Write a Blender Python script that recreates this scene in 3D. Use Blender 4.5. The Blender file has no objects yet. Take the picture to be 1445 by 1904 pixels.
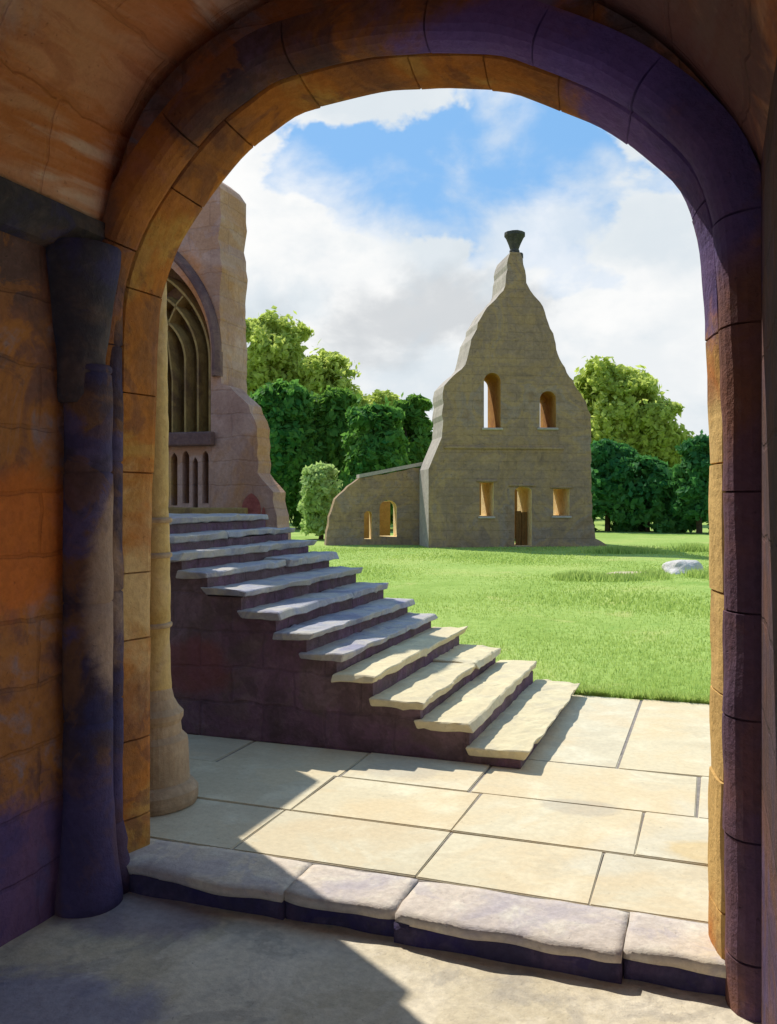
import bpy, bmesh, math, random
from mathutils import Vector, Matrix, noise as mn
R = math.radians
random.seed(7)
SC = bpy.context.scene
COL = SC.collection

# ------------------------------------------------------------------ frame
ANG = R(20); CA, SA = math.cos(ANG), math.sin(ANG)
F, CX, HZ, H = 1657.0, 722.5, 925.0, 1.75          # focal (px), centre, horizon row, eye height

def w(u, v, z=0.0):                                 # gateway frame -> world
    return Vector((u*CA + v*SA, -u*SA + v*CA, z))

def at_v(px, py, v):                                # sight line -> vertical plane parallel to the gateway
    rx, rz = (px-CX)/F, (HZ-py)/F
    d = v/(SA*rx + CA)
    return d*(CA*rx - SA), H + d*rz

def at_d(px, py, d):
    return Vector(((px-CX)/F*d, d, H + (HZ-py)/F*d))

def at_plane(px, py, org, ax):                      # vertical plane through org along ax -> (x, z)
    rx, rz = (px-CX)/F, (HZ-py)/F
    n = (-ax[1], ax[0])
    d = (n[0]*org[0] + n[1]*org[1])/(n[0]*rx + n[1])
    return (d*rx-org[0])*ax[0] + (d-org[1])*ax[1], H + d*rz

# ------------------------------------------------------------------ scene helpers
def tag(o, label=None, cat=None, group=None, kind=None):
    if label: o['label'] = label
    if cat: o['category'] = cat
    if group: o['group'] = group
    if kind: o['kind'] = kind
    return o

def empty(name, loc, rz, label, cat, group=None):
    o = bpy.data.objects.new(name, None); COL.objects.link(o)
    o.empty_display_size = 0.2
    o.location = loc; o.rotation_euler = (0, 0, rz)
    return tag(o, label, cat, group)

def link(name, me, mats, parent=None, smooth=False):
    o = bpy.data.objects.new(name, me); COL.objects.link(o)
    if not isinstance(mats, (list, tuple)): mats = [mats]
    for m in mats: me.materials.append(m)
    if smooth:
        for p in me.polygons: p.use_smooth = True
    if parent: o.parent = parent
    return o

def obj(name, bm, mats, parent=None, off=(0, 0, 0), smooth=False, normals=True):
    """link bm as one mesh; off is the origin of the parent in the frame the bm was written in"""
    if normals: bmesh.ops.recalc_face_normals(bm, faces=bm.faces)
    bmesh.ops.translate(bm, verts=bm.verts, vec=[-a for a in off])
    me = bpy.data.meshes.new(name); bm.to_mesh(me); bm.free()
    return link(name, me, mats, parent, smooth)

def uvobj(name, bm, mats, off, smooth=False):      # top-level mesh written in the gateway frame
    o = obj(name, bm, mats, None, off, smooth)
    o.location = w(*off); o.rotation_euler = (0, 0, -ANG)
    return o

def box(bm, x0, x1, y0, y1, z0, z1, bev=0.0, seg=2, jit=0.0, rnd=random):
    vs = [bm.verts.new((x, y, z)) for x in (x0, x1) for y in (y0, y1) for z in (z0, z1)]
    fs = [(0,1,3,2),(4,6,7,5),(0,4,5,1),(2,3,7,6),(0,2,6,4),(1,5,7,3)]
    faces = [bm.faces.new([vs[i] for i in f]) for f in fs]
    if jit:
        for q in vs: q.co += Vector([rnd.uniform(-jit, jit) for _ in range(3)])
    if bev:
        es = list({e for f in faces for e in f.edges})
        bmesh.ops.bevel(bm, geom=es, offset=bev, segments=seg, profile=0.5, affect='EDGES')
    return vs

def rough_up(bm, amp, scale, seed=0, axis=(1, 1, 1)):
    for q in bm.verts:
        n = mn.noise_vector(q.co*scale + Vector((seed*3.1, seed*1.7, seed)))
        q.co += Vector((n.x*amp*axis[0], n.y*amp*axis[1], n.z*amp*axis[2]))

def subdivide(bm, maxlen, it=6):
    for _ in range(it):
        es = [e for e in bm.edges if e.calc_length() > maxlen]
        if not es: break
        bmesh.ops.subdivide_edges(bm, edges=es, cuts=1, use_grid_fill=True)
        bmesh.ops.triangulate(bm, faces=[f for f in bm.faces if len(f.verts) > 4])

def dense(pts, step, jit=0.0, closed=True, rnd=random):
    out = []
    n = len(pts)
    for i in range(n if closed else n-1):
        a, b = Vector(pts[i]), Vector(pts[(i+1) % n])
        k = max(1, int((b-a).length/step))
        t = (b-a).normalized(); nrm = Vector((-t.y, t.x))
        for j in range(k):
            p = a.lerp(b, j/k)
            if jit and (j or i): p = p + nrm*rnd.uniform(-jit, jit) + t*rnd.uniform(-jit, jit)*.5
            out.append(p)
    if not closed: out.append(Vector(pts[-1]))
    return out

def slab(outline, holes, y0, y1):
    """wall from an outline and holes in (x, z), between depths y0 and y1"""
    bm = bmesh.new()
    loops = []
    for lp in [outline]+holes:
        vs = [bm.verts.new((p[0], y0, p[1])) for p in lp]
        es = [bm.edges.new((vs[i], vs[(i+1) % len(vs)])) for i in range(len(vs))]
        loops.append((vs, es))
    bmesh.ops.triangle_fill(bm, use_beauty=True, use_dissolve=False, edges=[e for l in loops for e in l[1]], normal=(0, -1, 0))
    front = list(bm.faces)
    m = {}
    for vs, es in loops:
        for q in vs: m[q] = bm.verts.new((q.co.x, y1, q.co.z))
    for f in front: bm.faces.new([m[q] for q in reversed(f.verts)])
    for vs, es in loops:
        n = len(vs)
        for i in range(n):
            a, b = vs[i], vs[(i+1) % n]
            bm.faces.new((a, b, m[b], m[a]))
    return bm

def lathe(bm, prof, cx, cy, seg=32, a0=0, a1=2*math.pi):
    rings = []
    full = abs(a1-a0-2*math.pi) < 1e-6
    n = seg if full else seg+1
    for r, z in prof:
        rings.append([bm.verts.new((cx+r*math.cos(a0+(a1-a0)*i/seg), cy+r*math.sin(a0+(a1-a0)*i/seg), z)) for i in range(n)])
    for a, b in zip(rings, rings[1:]):
        for i in range(seg):
            j = (i+1) % n
            bm.faces.new((a[i], a[j], b[j], b[i]))
    for ring in (rings[0], rings[-1]):
        try: bm.faces.new(ring)
        except ValueError: pass

def catmull(pts, n=6):
    P = [Vector(p) for p in pts]; out = []
    for i in range(len(P)-1):
        p0, p1, p2, p3 = P[max(i-1, 0)], P[i], P[i+1], P[min(i+2, len(P)-1)]
        for k in range(n):
            t = k/n
            out.append(.5*((2*p1)+(p2-p0)*t+(2*p0-5*p1+4*p2-p3)*t*t+(3*p1-p0-3*p2+p3)*t**3))
    out.append(P[-1]); return out

def tube2d(bm, pts, y0, y1, wd):
    """bar of square section following pts (x, z) between depths y0, y1"""
    P = [Vector(p) for p in pts]; ring = []
    for i, p in enumerate(P):
        t = (P[min(i+1, len(P)-1)]-P[max(i-1, 0)]).normalized(); n = Vector((-t.y, t.x))*wd/2
        a, b = p+n, p-n; c = .35
        ring.append([bm.verts.new(q) for q in ((a.x, y1, a.y), (a.x, y0+(y1-y0)*.5, a.y), (p.x+n.x*c, y0, p.y+n.y*c), (p.x-n.x*c, y0, p.y-n.y*c), (b.x, y0+(y1-y0)*.5, b.y), (b.x, y1, b.y))])
    for A, B in zip(ring, ring[1:]):
        for k in range(6):
            bm.faces.new((A[k], A[(k+1) % 6], B[(k+1) % 6], B[k]))
    bm.faces.new(ring[0]); bm.faces.new(list(reversed(ring[-1])))

# ------------------------------------------------------------------ materials
class NT:
    def __init__(s, tree): s.t = tree; s.n = tree.nodes; s.l = tree.links
    def new(s, kind, **kw):
        nd = s.n.new(kind)
        for k, v in kw.items():
            if k[0] == '_': nd.inputs[int(k[1:])].default_value = v
            else: setattr(nd, k, v)
        return nd
    def link(s, a, b): s.l.new(a, b)
    def val(s, x, sock):
        if hasattr(x, 'is_linked'): s.link(x, sock)
        else: sock.default_value = x
    def math(s, op, a, b=0.0, c=0.0, clamp=False):
        nd = s.new('ShaderNodeMath', operation=op, use_clamp=clamp)
        s.val(a, nd.inputs[0]); s.val(b, nd.inputs[1]); s.val(c, nd.inputs[2])
        return nd.outputs[0]
    def mix(s, f, a, b, mode='MIX'):
        nd = s.new('ShaderNodeMix', data_type='RGBA', blend_type=mode)
        s.val(f, nd.inputs[0]); s.val(a, nd.inputs[6]); s.val(b, nd.inputs[7])
        return nd.outputs[2]
    def noise(s, vec, scale, detail=5, rough=.55, dist=0.0, out=0):
        nd = s.new('ShaderNodeTexNoise'); nd.inputs['Scale'].default_value = scale
        nd.inputs['Detail'].default_value = detail; nd.inputs['Roughness'].default_value = rough
        nd.inputs['Distortion'].default_value = dist
        if vec is not None: s.link(vec, nd.inputs['Vector'])
        return nd.outputs[out]
    def ramp(s, f, stops, interp='EASE'):
        nd = s.new('ShaderNodeValToRGB'); cr = nd.color_ramp; cr.interpolation = interp
        while len(cr.elements) < len(stops): cr.elements.new(.5)
        for e, (p, c) in zip(cr.elements, stops):
            e.position = p; e.color = (*c, 1) if len(c) == 3 else c
        s.link(f, nd.inputs[0]); return nd.outputs[0]
    def map(s, vec, loc=(0, 0, 0), scale=(1, 1, 1)):
        nd = s.new('ShaderNodeMapping'); nd.inputs[1].default_value = loc; nd.inputs[3].default_value = scale
        s.link(vec, nd.inputs[0]); return nd.outputs[0]
    def smooth(s, x, a, b):
        nd = s.new('ShaderNodeMapRange', interpolation_type='SMOOTHSTEP'); s.val(x, nd.inputs[0])
        nd.inputs[1].default_value = a; nd.inputs[2].default_value = b
        return nd.outputs[0]

def c4(c): return (c[0], c[1], c[2], 1)

def stone(name, cols, scale=.8, stretch=(1, 1, 1), loc=(0, 0, 0), bump=.35, rough=.92, brick=None, stains_and_light=(), island=0.0, speck=.22, fine=28, wash=.55):
    """weathered stone: a blotchy wash of several tones, grain, optional ashlar courses, optional stains (centre, radius, colour, amount), a few holding painted light"""
    m = bpy.data.materials.new(name); m.use_nodes = True
    t = NT(m.node_tree); t.n.clear()
    out = t.new('ShaderNodeOutputMaterial'); bs = t.new('ShaderNodeBsdfPrincipled')
    t.link(bs.outputs[0], out.inputs[0])
    bs.inputs['Roughness'].default_value = rough; bs.inputs['Specular IOR Level'].default_value = .2
    co = t.new('ShaderNodeTexCoord').outputs['Object']
    mp = t.map(co, loc, stretch)
    n1 = t.noise(mp, scale, 6, .6, .7)
    k = len(cols)
    col = t.ramp(t.smooth(n1, .27, .73), [(i/(k-1), c) for i, c in enumerate(cols)])
    n2 = t.noise(co, scale*5, 5, .65, .4)
    col = t.mix(t.math('MULTIPLY', t.math('SUBTRACT', n2, .5), 1.3, clamp=True), col, c4([min(1, a*1.7+.03) for a in cols[-1]]))
    n3 = t.noise(t.map(co, (loc[0]+7, loc[1]+3, loc[2]+5), stretch), scale*2.6, 5, .62, .9)
    col = t.mix(t.math('MULTIPLY', t.smooth(n3, .54, .60), wash), col, c4(cols[len(cols)//2]))
    col = t.mix(t.math('MULTIPLY', t.smooth(n3, .46, .38), wash), col, c4(cols[0]))
    warp = t.noise(co, 2.2, 6, .68, .6)
    for cen, rad, sc, amt in stains_and_light:
        d = t.new('ShaderNodeVectorMath', operation='SUBTRACT'); t.link(co, d.inputs[0]); d.inputs[1].default_value = cen
        s = t.new('ShaderNodeVectorMath', operation='DIVIDE'); t.link(d.outputs[0], s.inputs[0])
        s.inputs[1].default_value = rad if isinstance(rad, (tuple, list)) else (rad,)*3
        ln = t.new('ShaderNodeVectorMath', operation='LENGTH'); t.link(s.outputs[0], ln.inputs[0])
        e = t.math('ADD', ln.outputs[1], t.math('MULTIPLY', t.math('SUBTRACT', warp, .5), 1.5))
        f = t.math('MULTIPLY', t.math('SUBTRACT', 1.0, t.smooth(e, .6, 1.05)), amt)
        col = t.mix(f, col, c4(sc))
    g = t.noise(co, fine, 4, .7)
    pit = t.smooth(t.noise(co, fine*1.7, 3, .6, .5), .36, .24)
    hgt = t.math('ADD', t.math('MULTIPLY', g, .45), t.math('MULTIPLY', n2, .9))
    hgt = t.math('SUBTRACT', hgt, t.math('MULTIPLY', pit, .5))
    col = t.mix(t.math('MULTIPLY', pit, .35), col, c4([.4*a for a in cols[0]]))
    col = t.mix(speck, col, t.ramp(t.smooth(g, .3, .7), [(0, (.12, .1, .12)), (1, (1, 1, 1))], 'LINEAR'), 'MULTIPLY')
    if brick:
        ax, bw, bh, dark, dep = brick
        sp = t.new('ShaderNodeSeparateXYZ'); t.link(co, sp.inputs[0]); cb = t.new('ShaderNodeCombineXYZ')
        wob = t.math('MULTIPLY', t.math('SUBTRACT', t.noise(co, 3, 3), .5), .09)
        a = {'xz': (0, 1, 2), 'yz': (1, 0, 2), 'yx': (1, 2, 0)}[ax]
        t.link(t.math('ADD', t.math('ADD', sp.outputs[a[0]], t.math('MULTIPLY', sp.outputs[a[1]], .8 if ax == 'xz' else .02)), wob), cb.inputs[0])
        t.link(t.math('ADD', sp.outputs[a[2]], wob), cb.inputs[1])
        b = t.new('ShaderNodeTexBrick'); t.link(cb.outputs[0], b.inputs['Vector'])
        b.inputs['Scale'].default_value = 1; b.inputs['Brick Width'].default_value = bw; b.inputs['Row Height'].default_value = bh
        b.inputs['Mortar Size'].default_value = .012*max(1, bh/.3); b.inputs['Mortar Smooth'].default_value = .5
        b.inputs['Color1'].default_value = (.78, .78, .78, 1); b.inputs['Color2'].default_value = (1.1, 1.1, 1.1, 1)
        b.inputs['Mortar'].default_value = (.6, .58, .6, 1)
        col = t.mix(dark, col, b.outputs[0], 'MULTIPLY')
        hgt = t.math('SUBTRACT', hgt, t.math('MULTIPLY', b.outputs[1], dep))
    if island:
        gi = t.new('ShaderNodeNewGeometry').outputs['Random Per Island']
        tint = t.ramp(gi, [(0, (1-island, 1-island, 1-island*.8)), (.5, (1, 1, 1)), (1, (1, 1-island*.35, 1-island))], 'LINEAR')
        col = t.mix(1.0, col, tint, 'MULTIPLY')
    t.link(col, bs.inputs['Base Color'])
    bp = t.new('ShaderNodeBump'); bp.inputs['Strength'].default_value = bump; bp.inputs['Distance'].default_value = .04
    t.link(hgt, bp.inputs['Height']); t.link(bp.outputs[0], bs.inputs['Normal'])
    return m

def leafmat(name, dark, light, trans, tf=.35, scale=.5):
    m = bpy.data.materials.new(name); m.use_nodes = True
    t = NT(m.node_tree); t.n.clear()
    out = t.new('ShaderNodeOutputMaterial'); bs = t.new('ShaderNodeBsdfPrincipled'); tr = t.new('ShaderNodeBsdfTranslucent')
    mx = t.new('ShaderNodeMixShader', _0=tf)
    t.link(bs.outputs[0], mx.inputs[1]); t.link(tr.outputs[0], mx.inputs[2]); t.link(mx.outputs[0], out.inputs[0])
    gi = t.new('ShaderNodeNewGeometry').outputs['Random Per Island']
    co = t.new('ShaderNodeTexCoord').outputs['Object']
    f = t.math('ADD', t.math('MULTIPLY', gi, .5), t.math('MULTIPLY', t.smooth(t.noise(co, scale, 3), .35, .65), .5))
    col = t.ramp(f, [(0, dark), (1, light)], 'LINEAR')
    t.link(col, bs.inputs['Base Color']); bs.inputs['Roughness'].default_value = .7; bs.inputs['Specular IOR Level'].default_value = .2
    t.link(t.mix(.5, col, c4(trans)), tr.inputs['Color'])
    return m

OCHRE, ORANGE, RUST = (.50, .27, .07), (.46, .17, .035), (.30, .10, .035)
BROWN, UMBER, VIOLET, NAVY, MAUVE = (.20, .095, .05), (.085, .045, .04), (.10, .07, .24), (.04, .035, .13), (.24, .17, .20)

GOFF = (-1.35, 3.50, -.18)
def gl(px, py, v=3.5):                              # sight row/column -> point on the gateway, in its own coordinates
    u, z = at_v(px, py, v); return (u-GOFF[0], v-GOFF[1], z-GOFF[2])
VI2, TAN, DEEP = (.15, .10, .36), (.62, .42, .20), (.05, .04, .12)
M = {}
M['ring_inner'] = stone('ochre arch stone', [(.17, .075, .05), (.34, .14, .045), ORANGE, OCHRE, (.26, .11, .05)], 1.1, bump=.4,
    stains_and_light=[(gl(1180, 230), (.55, .6, .28), VI2, .9), (gl(1285, 420), (.3, .6, .5), (.09, .06, .2), .9), (gl(255, 1080), (.3, .6, .75), TAN, .9),  # tan left jamb patch: light bounced off the paving, put into the colour
            (gl(1345, 1000), (.3, .6, .7), (.70, .47, .17), .95), (gl(1345, 1450), (.3, .6, .9), (.62, .40, .14), .95)])  # right jamb patches paint the sunlit strip into the stone colour
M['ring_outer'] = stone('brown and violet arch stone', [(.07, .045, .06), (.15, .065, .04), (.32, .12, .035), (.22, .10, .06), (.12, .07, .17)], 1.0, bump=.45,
    stains_and_light=[(gl(900, 100), (.6, .6, .25), VI2, .9), (gl(1150, 150), (.5, .6, .3), VI2, .95), (gl(1290, 330), (.35, .6, .5), (.10, .07, .22), .9), (gl(280, 360), (.2, .5, .35), ORANGE, .7),
            (gl(200, 1080), (.25, .6, .5), (.40, .28, .2), .7), (gl(1370, 760), (.3, .6, .6), (.17, .07, .05), .85), (gl(1400, 1400), (.3, .6, 1.35), (.11, .06, .10), .75)])  # tan patch at far left paints in bounced light
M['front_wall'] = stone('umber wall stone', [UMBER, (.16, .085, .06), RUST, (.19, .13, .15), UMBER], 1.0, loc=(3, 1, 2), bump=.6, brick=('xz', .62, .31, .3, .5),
    stains_and_light=[(gl(830, 30), (.55, .6, .2), (.22, .17, .36), .85), (gl(1420, 1300), (.4, .6, 1.3), DEEP, .85), (gl(1380, 700), (.25, .6, .5), (.22, .09, .05), .7), (gl(1420, 200), (.2, .5, .3), DEEP, .8)])
M['jamb'] = stone('sunny jamb stone', [OCHRE, (.55, .34, .12), ORANGE], 1.1, bump=.35)
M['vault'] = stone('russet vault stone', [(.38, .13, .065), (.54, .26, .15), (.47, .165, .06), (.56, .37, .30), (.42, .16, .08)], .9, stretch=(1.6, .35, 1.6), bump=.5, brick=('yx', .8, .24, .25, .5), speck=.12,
    stains_and_light=[(gl(1400, 60), (.75, 1.6, .8), (.13, .065, .075), .9), (gl(20, 60, 2.6), (.12, .3, .2), (.42, .33, .36), .6), (gl(640, -40), (.4, .5, .3), (.18, .10, .09), .7)])
M['side_wall'] = stone('rust and plum wall stone', [(.13, .075, .07), (.22, .10, .07), (.40, .16, .05), (.30, .2, .2), (.16, .09, .09)], 1.5, loc=(0, 4, 1.3), bump=.5, brick=('yz', .7, .28, .45, 1.0),
    stains_and_light=[((-1.45, -.45, 1.75), (.5, .4, .38), (.60, .16, .03), .85), ((-1.45, -.4, .25), (.6, .8, .4), VIOLET, .7)])
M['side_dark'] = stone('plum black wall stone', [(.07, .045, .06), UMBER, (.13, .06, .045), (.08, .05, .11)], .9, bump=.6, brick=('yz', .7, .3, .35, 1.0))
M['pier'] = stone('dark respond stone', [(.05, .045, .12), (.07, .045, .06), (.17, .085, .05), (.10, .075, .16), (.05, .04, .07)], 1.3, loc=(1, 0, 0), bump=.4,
    stains_and_light=[((.13, .1, 1.5), (.14, .2, .5), (.40, .27, .2), .8), ((.1, .1, .3), (.4, .4, .5), (.07, .05, .13), .6)])  # tan patch on the shafts paints in light bounced from the paving
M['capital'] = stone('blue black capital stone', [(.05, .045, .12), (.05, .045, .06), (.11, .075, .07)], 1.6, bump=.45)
M['threshold'] = stone('mauve threshold stone', [(.46, .41, .42), (.60, .52, .44), (.68, .58, .44)], 1.2, bump=.3, island=.12,
    )
M['riser'] = stone('navy shade riser', [(.045, .035, .13), (.06, .05, .10), (.10, .07, .13)], 2, bump=.4)  # shade on the threshold's front face is put into this dark colour
M['floor'] = stone('grey passage floor', [(.38, .34, .28), (.58, .50, .35), (.70, .62, .47), (.50, .45, .37)], .9, bump=.3, rough=.8, stains_and_light=[((-.95, 1.62, .045), (.5, .35, .5), (.16, .17, .34), .6), ((-1.25, 2.4, .045), (.6, .25, .5), (.18, .14, .22), .6)])
M['paving'] = stone('cream paving', [(.58, .51, .36), (.65, .58, .41), (.66, .55, .36), (.64, .59, .45)], .55, bump=.22, island=.09, speck=.12, stains_and_light=[((.6, -1.35, 0), (.35, .2, .5), (.62, .43, .16), .5), ((-.2, -.9, 0), (.25, .15, .5), (.40, .36, .30), .45), ((1.5, .4, 0), (.5, .2, .5), (.64, .46, .20), .4), ((-1.4, -.6, 0), (.3, .2, .5), (.42, .37, .30), .4)])
M['mortar'] = stone('grey paving mortar', [(.22, .2, .18), (.32, .28, .24)], 3, bump=.3)
M['tread'] = stone('cream step stone', [(.56, .49, .34), (.66, .57, .36), (.62, .53, .34)], 1.3, bump=.25, island=.08, speck=.1)
M['tread_shaded'] = stone('shaded blue grey step stone', [(.24, .24, .31), (.36, .36, .40), (.46, .43, .38), (.30, .29, .38)], 1.5, bump=.3, island=.08, speck=.15)  # upper treads: the ruin's shade put into a blue-grey colour
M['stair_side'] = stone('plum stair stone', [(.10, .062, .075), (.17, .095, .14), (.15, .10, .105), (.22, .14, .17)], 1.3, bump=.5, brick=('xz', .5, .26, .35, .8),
    stains_and_light=[((-.98, -1.11, .5), (.42, .5, .24), (.24, .075, .07), .6)])
M['ruin'] = stone('pink sandstone', [(.37, .22, .17), (.48, .31, .24), (.46, .24, .12), (.50, .35, .29)], .55, bump=.4, brick=('xz', .55, .27, .3, .5),
    stains_and_light=[((-.55, 0, 3.9), (.25, .8, .8), (.60, .22, .06), .6), ((-1.2, 0, 1.9), (.6, .8, .55), (.60, .36, .10), .8)])
M['ruin_red'] = stone('red sandstone', [(.28, .07, .06), (.36, .12, .09)], 2, bump=.4)
M['ruin_dark'] = stone('olive window stone', [(.12, .07, .045), (.26, .16, .07), (.20, .11, .08), (.33, .24, .08)], 1.5, stretch=(2.5, 1, .35), bump=.35)
M['ruin_trim'] = stone('plum moulding stone', [(.12, .07, .07), (.2, .12, .1)], 2, bump=.4)
M['tracery'] = stone('ochre tracery stone', [(.24, .15, .06), (.38, .26, .09), (.18, .11, .06)], 1.5, bump=.35)
M['column'] = stone('honey column stone', [(.50, .32, .10), (.58, .40, .16), (.52, .36, .2)], 1.4, bump=.3)
M['column_base'] = stone('buff base stone', [(.40, .28, .17), (.46, .34, .22)], 1.6, bump=.3)
M['chapel'] = stone('olive chapel stone', [(.23, .155, .105), (.345, .225, .12), (.30, .205, .14), (.38, .25, .13), (.31, .225, .17), (.29, .185, .11)], .55, bump=.9, brick=('xz', .62, .3, .07, .25), fine=7, speck=.25, wash=.4)
M['chapel_pale'] = stone('pale trim and lit side stone', [(.36, .31, .27), (.46, .40, .34)], .6, bump=.6, fine=9)
M['chapel_inner'] = stone('amber sunlit reveal stone', [(.42, .2, .05), (.5, .27, .07), (.36, .18, .06)], .8, bump=.5, fine=9)
M['chapel_cream'] = stone('cream sunlit reveal stone', [(.70, .48, .20), (.80, .64, .36), (.74, .55, .27)], .8, bump=.5, fine=9)  # sunlight on the opening reveals put into a cream colour
M['cap'] = stone('blackened cap stone', [(.05, .05, .045), (.1, .095, .08)], 2, bump=.4)
M['wood'] = stone('brown door wood', [(.13, .07, .025), (.26, .13, .04)], 3, stretch=(6, 1, .5), bump=.3)
M['boulder'] = stone('pale boulder', [(.56, .52, .48), (.66, .62, .57)], 2, bump=.4)
M['slabstone'] = stone('buff flat stone', [(.5, .42, .26), (.6, .5, .33)], 2, bump=.3)
M['bark'] = stone('brown bark', [(.06, .045, .03), (.12, .09, .06)], 3, bump=.5)
M['leaf_light'] = leafmat('lime foliage', (.34, .42, .06), (.60, .66, .18), (.75, .85, .2), .58, .3)
M['leaf_dark'] = leafmat('deep green foliage', (.02, .14, .035), (.19, .36, .06), (.26, .54, .09), .48, .22)
M['leaf_mid'] = leafmat('mid green foliage', (.05, .17, .03), (.22, .38, .06), (.30, .52, .07), .45, .22)
M['leaf_pine'] = leafmat('blue green foliage', (.02, .13, .04), (.11, .27, .07), (.14, .40, .08), .45, .3)
M['leaf_bush'] = leafmat('fresh green foliage', (.28, .42, .10), (.52, .64, .26), (.6, .78, .26), .5, .8)
M['blade'] = leafmat('grass blade', (.30, .42, .09), (.42, .53, .14), (.55, .70, .2), .5, .4)

def lawnmat():
    m = bpy.data.materials.new('lawn green'); m.use_nodes = True
    t = NT(m.node_tree); bs = t.n['Principled BSDF']
    co = t.new('ShaderNodeTexCoord').outputs['Object']
    a = t.noise(co, .22, 5, .6, .6); b = t.noise(co, 9, 4, .7)
    col = t.ramp(t.smooth(a, .3, .7), [(0, (.26, .37, .075)), (.5, (.33, .44, .11)), (1, (.39, .47, .13))])
    col = t.mix(.35, col, t.ramp(t.smooth(b, .3, .7), [(0, (.35, .5, .25)), (1, (1, 1, 1))]), 'MULTIPLY')
    dry = t.noise(co, .55, 5, .65, 1.0)
    col = t.mix(t.math('MULTIPLY', t.smooth(dry, .55, .68), .5), col, (.46, .45, .16, 1))
    col = t.mix(t.math('MULTIPLY', t.smooth(dry, .42, .32), .5), col, (.16, .30, .05, 1))
    t.link(col, bs.inputs['Base Color']); bs.inputs['Roughness'].default_value = .95; bs.inputs['Specular IOR Level'].default_value = .1
    bp = t.new('ShaderNodeBump'); bp.inputs['Strength'].default_value = .5; bp.inputs['Distance'].default_value = .05
    t.link(b, bp.inputs['Height']); t.link(bp.outputs[0], bs.inputs['Normal'])
    return m
M['lawn'] = lawnmat()

# ------------------------------------------------------------------ camera, light, sky
cam = bpy.data.cameras.new('camera'); co = bpy.data.objects.new('camera', cam); COL.objects.link(co)
co.location = (0, 0, H); co.rotation_euler = (R(90), 0, 0)
cam.sensor_fit = 'HORIZONTAL'; cam.sensor_width = 36; cam.lens = 36*F/1445
cam.shift_y = -(952-HZ)/1445; cam.clip_start = .05; cam.clip_end = 2000
SC.camera = co

ELEV = R(51); SUN = Vector((-.585, .811, 0)).normalized()*math.cos(ELEV) + Vector((0, 0, math.sin(ELEV)))
sl = bpy.data.lights.new('sun', 'SUN'); sl.energy = 4.8; sl.angle = R(.5); sl.color = (1, .95, .86)
so = bpy.data.objects.new('sun', sl); COL.objects.link(so); so.rotation_euler = SUN.to_track_quat('Z', 'Y').to_euler(); so.location = (-10, 12, 20)

wd = bpy.data.worlds.new('World'); SC.world = wd; wd.use_nodes = True
t = NT(wd.node_tree); t.n.clear()
out = t.new('ShaderNodeOutputWorld'); bg = t.new('ShaderNodeBackground'); t.link(bg.outputs[0], out.inputs[0])
sky = t.new('ShaderNodeTexSky', sky_type='NISHITA', sun_disc=False, sun_elevation=ELEV, sun_rotation=math.atan2(SUN.x, SUN.y))
bg.inputs['Strength'].default_value = .1
d = t.new('ShaderNodeTexCoord').outputs['Generated']
sp = t.new('ShaderNodeSeparateXYZ'); t.link(d, sp.inputs[0])
def ell(cx, cz, rx, rz, tilt=0.0):
    X = t.math('SUBTRACT', sp.outputs[0], cx); Z = t.math('SUBTRACT', sp.outputs[2], cz); c, s = math.cos(tilt), math.sin(tilt)
    a = t.math('DIVIDE', t.math('ADD', t.math('MULTIPLY', X, c), t.math('MULTIPLY', Z, s)), rx)
    b = t.math('DIVIDE', t.math('SUBTRACT', t.math('MULTIPLY', Z, c), t.math('MULTIPLY', X, s)), rz)
    return t.math('SQRT', t.math('ADD', t.math('MULTIPLY', a, a), t.math('MULTIPLY', b, b)))
puff = t.noise(t.map(d, (0, 0, 0), (1, 1, 1.4)), 5.0, 6, .55, .15)
fine = t.noise(t.map(d, (5, 0, 2), (1, 1, 1.4)), 8, 6, .55, .15)
e1 = t.math('ADD', ell(.115, .335, .23, .105, -.08), t.math('MULTIPLY', t.math('SUBTRACT', puff, .5), 2.2))
gap1 = t.math('SUBTRACT', 1.0, t.smooth(e1, .83, .94))
e2 = t.math('ADD', ell(-.055, .332, .085, .026, -.1), t.math('MULTIPLY', t.math('SUBTRACT', fine, .5), 1.6))
gap2 = t.math('SUBTRACT', 1.0, t.smooth(e2, .75, .95))
back = t.smooth(t.noise(d, 2.2, 5, .6, .4), .34, .46)      # broken cloud over the rest of the sky
back = t.math('MULTIPLY', back, t.math('MAXIMUM', t.smooth(sp.outputs[1], .5, .1), t.smooth(sp.outputs[2], .5, .62)))
gap = t.math('MAXIMUM', t.math('MAXIMUM', gap1, gap2), back)
gap = t.math('MULTIPLY', gap, t.math('SUBTRACT', 1.0, t.math('MULTIPLY', t.smooth(t.math('ADD', fine, t.math('MULTIPLY', t.math('SUBTRACT', .36, sp.outputs[2]), 1.6)), .38, .68), .78)))
grey = t.math('SUBTRACT', 1.0, t.smooth(t.math('ADD', ell(.02, .20, .16, .045, .12), t.math('MULTIPLY', t.math('SUBTRACT', fine, .5), 4.0)), .2, 1.15))
cl = t.ramp(t.smooth(fine, .3, .7), [(0, (8.0, 8.3, 8.5)), (1, (9.3, 9.3, 9.2))])
cl = t.mix(t.math('MULTIPLY', grey, .75), cl, (5.6, 5.85, 6.1, 1))
pale = t.math('MULTIPLY', t.smooth(puff, .48, .6), .45)
cl = t.mix(pale, cl, (5.6, 6.6, 7.4, 1))
blue = t.mix(.75, sky.outputs[0], (2.2, 5.1, 9.2, 1))
t.link(t.mix(gap, cl, blue), bg.inputs['Color'])

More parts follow.
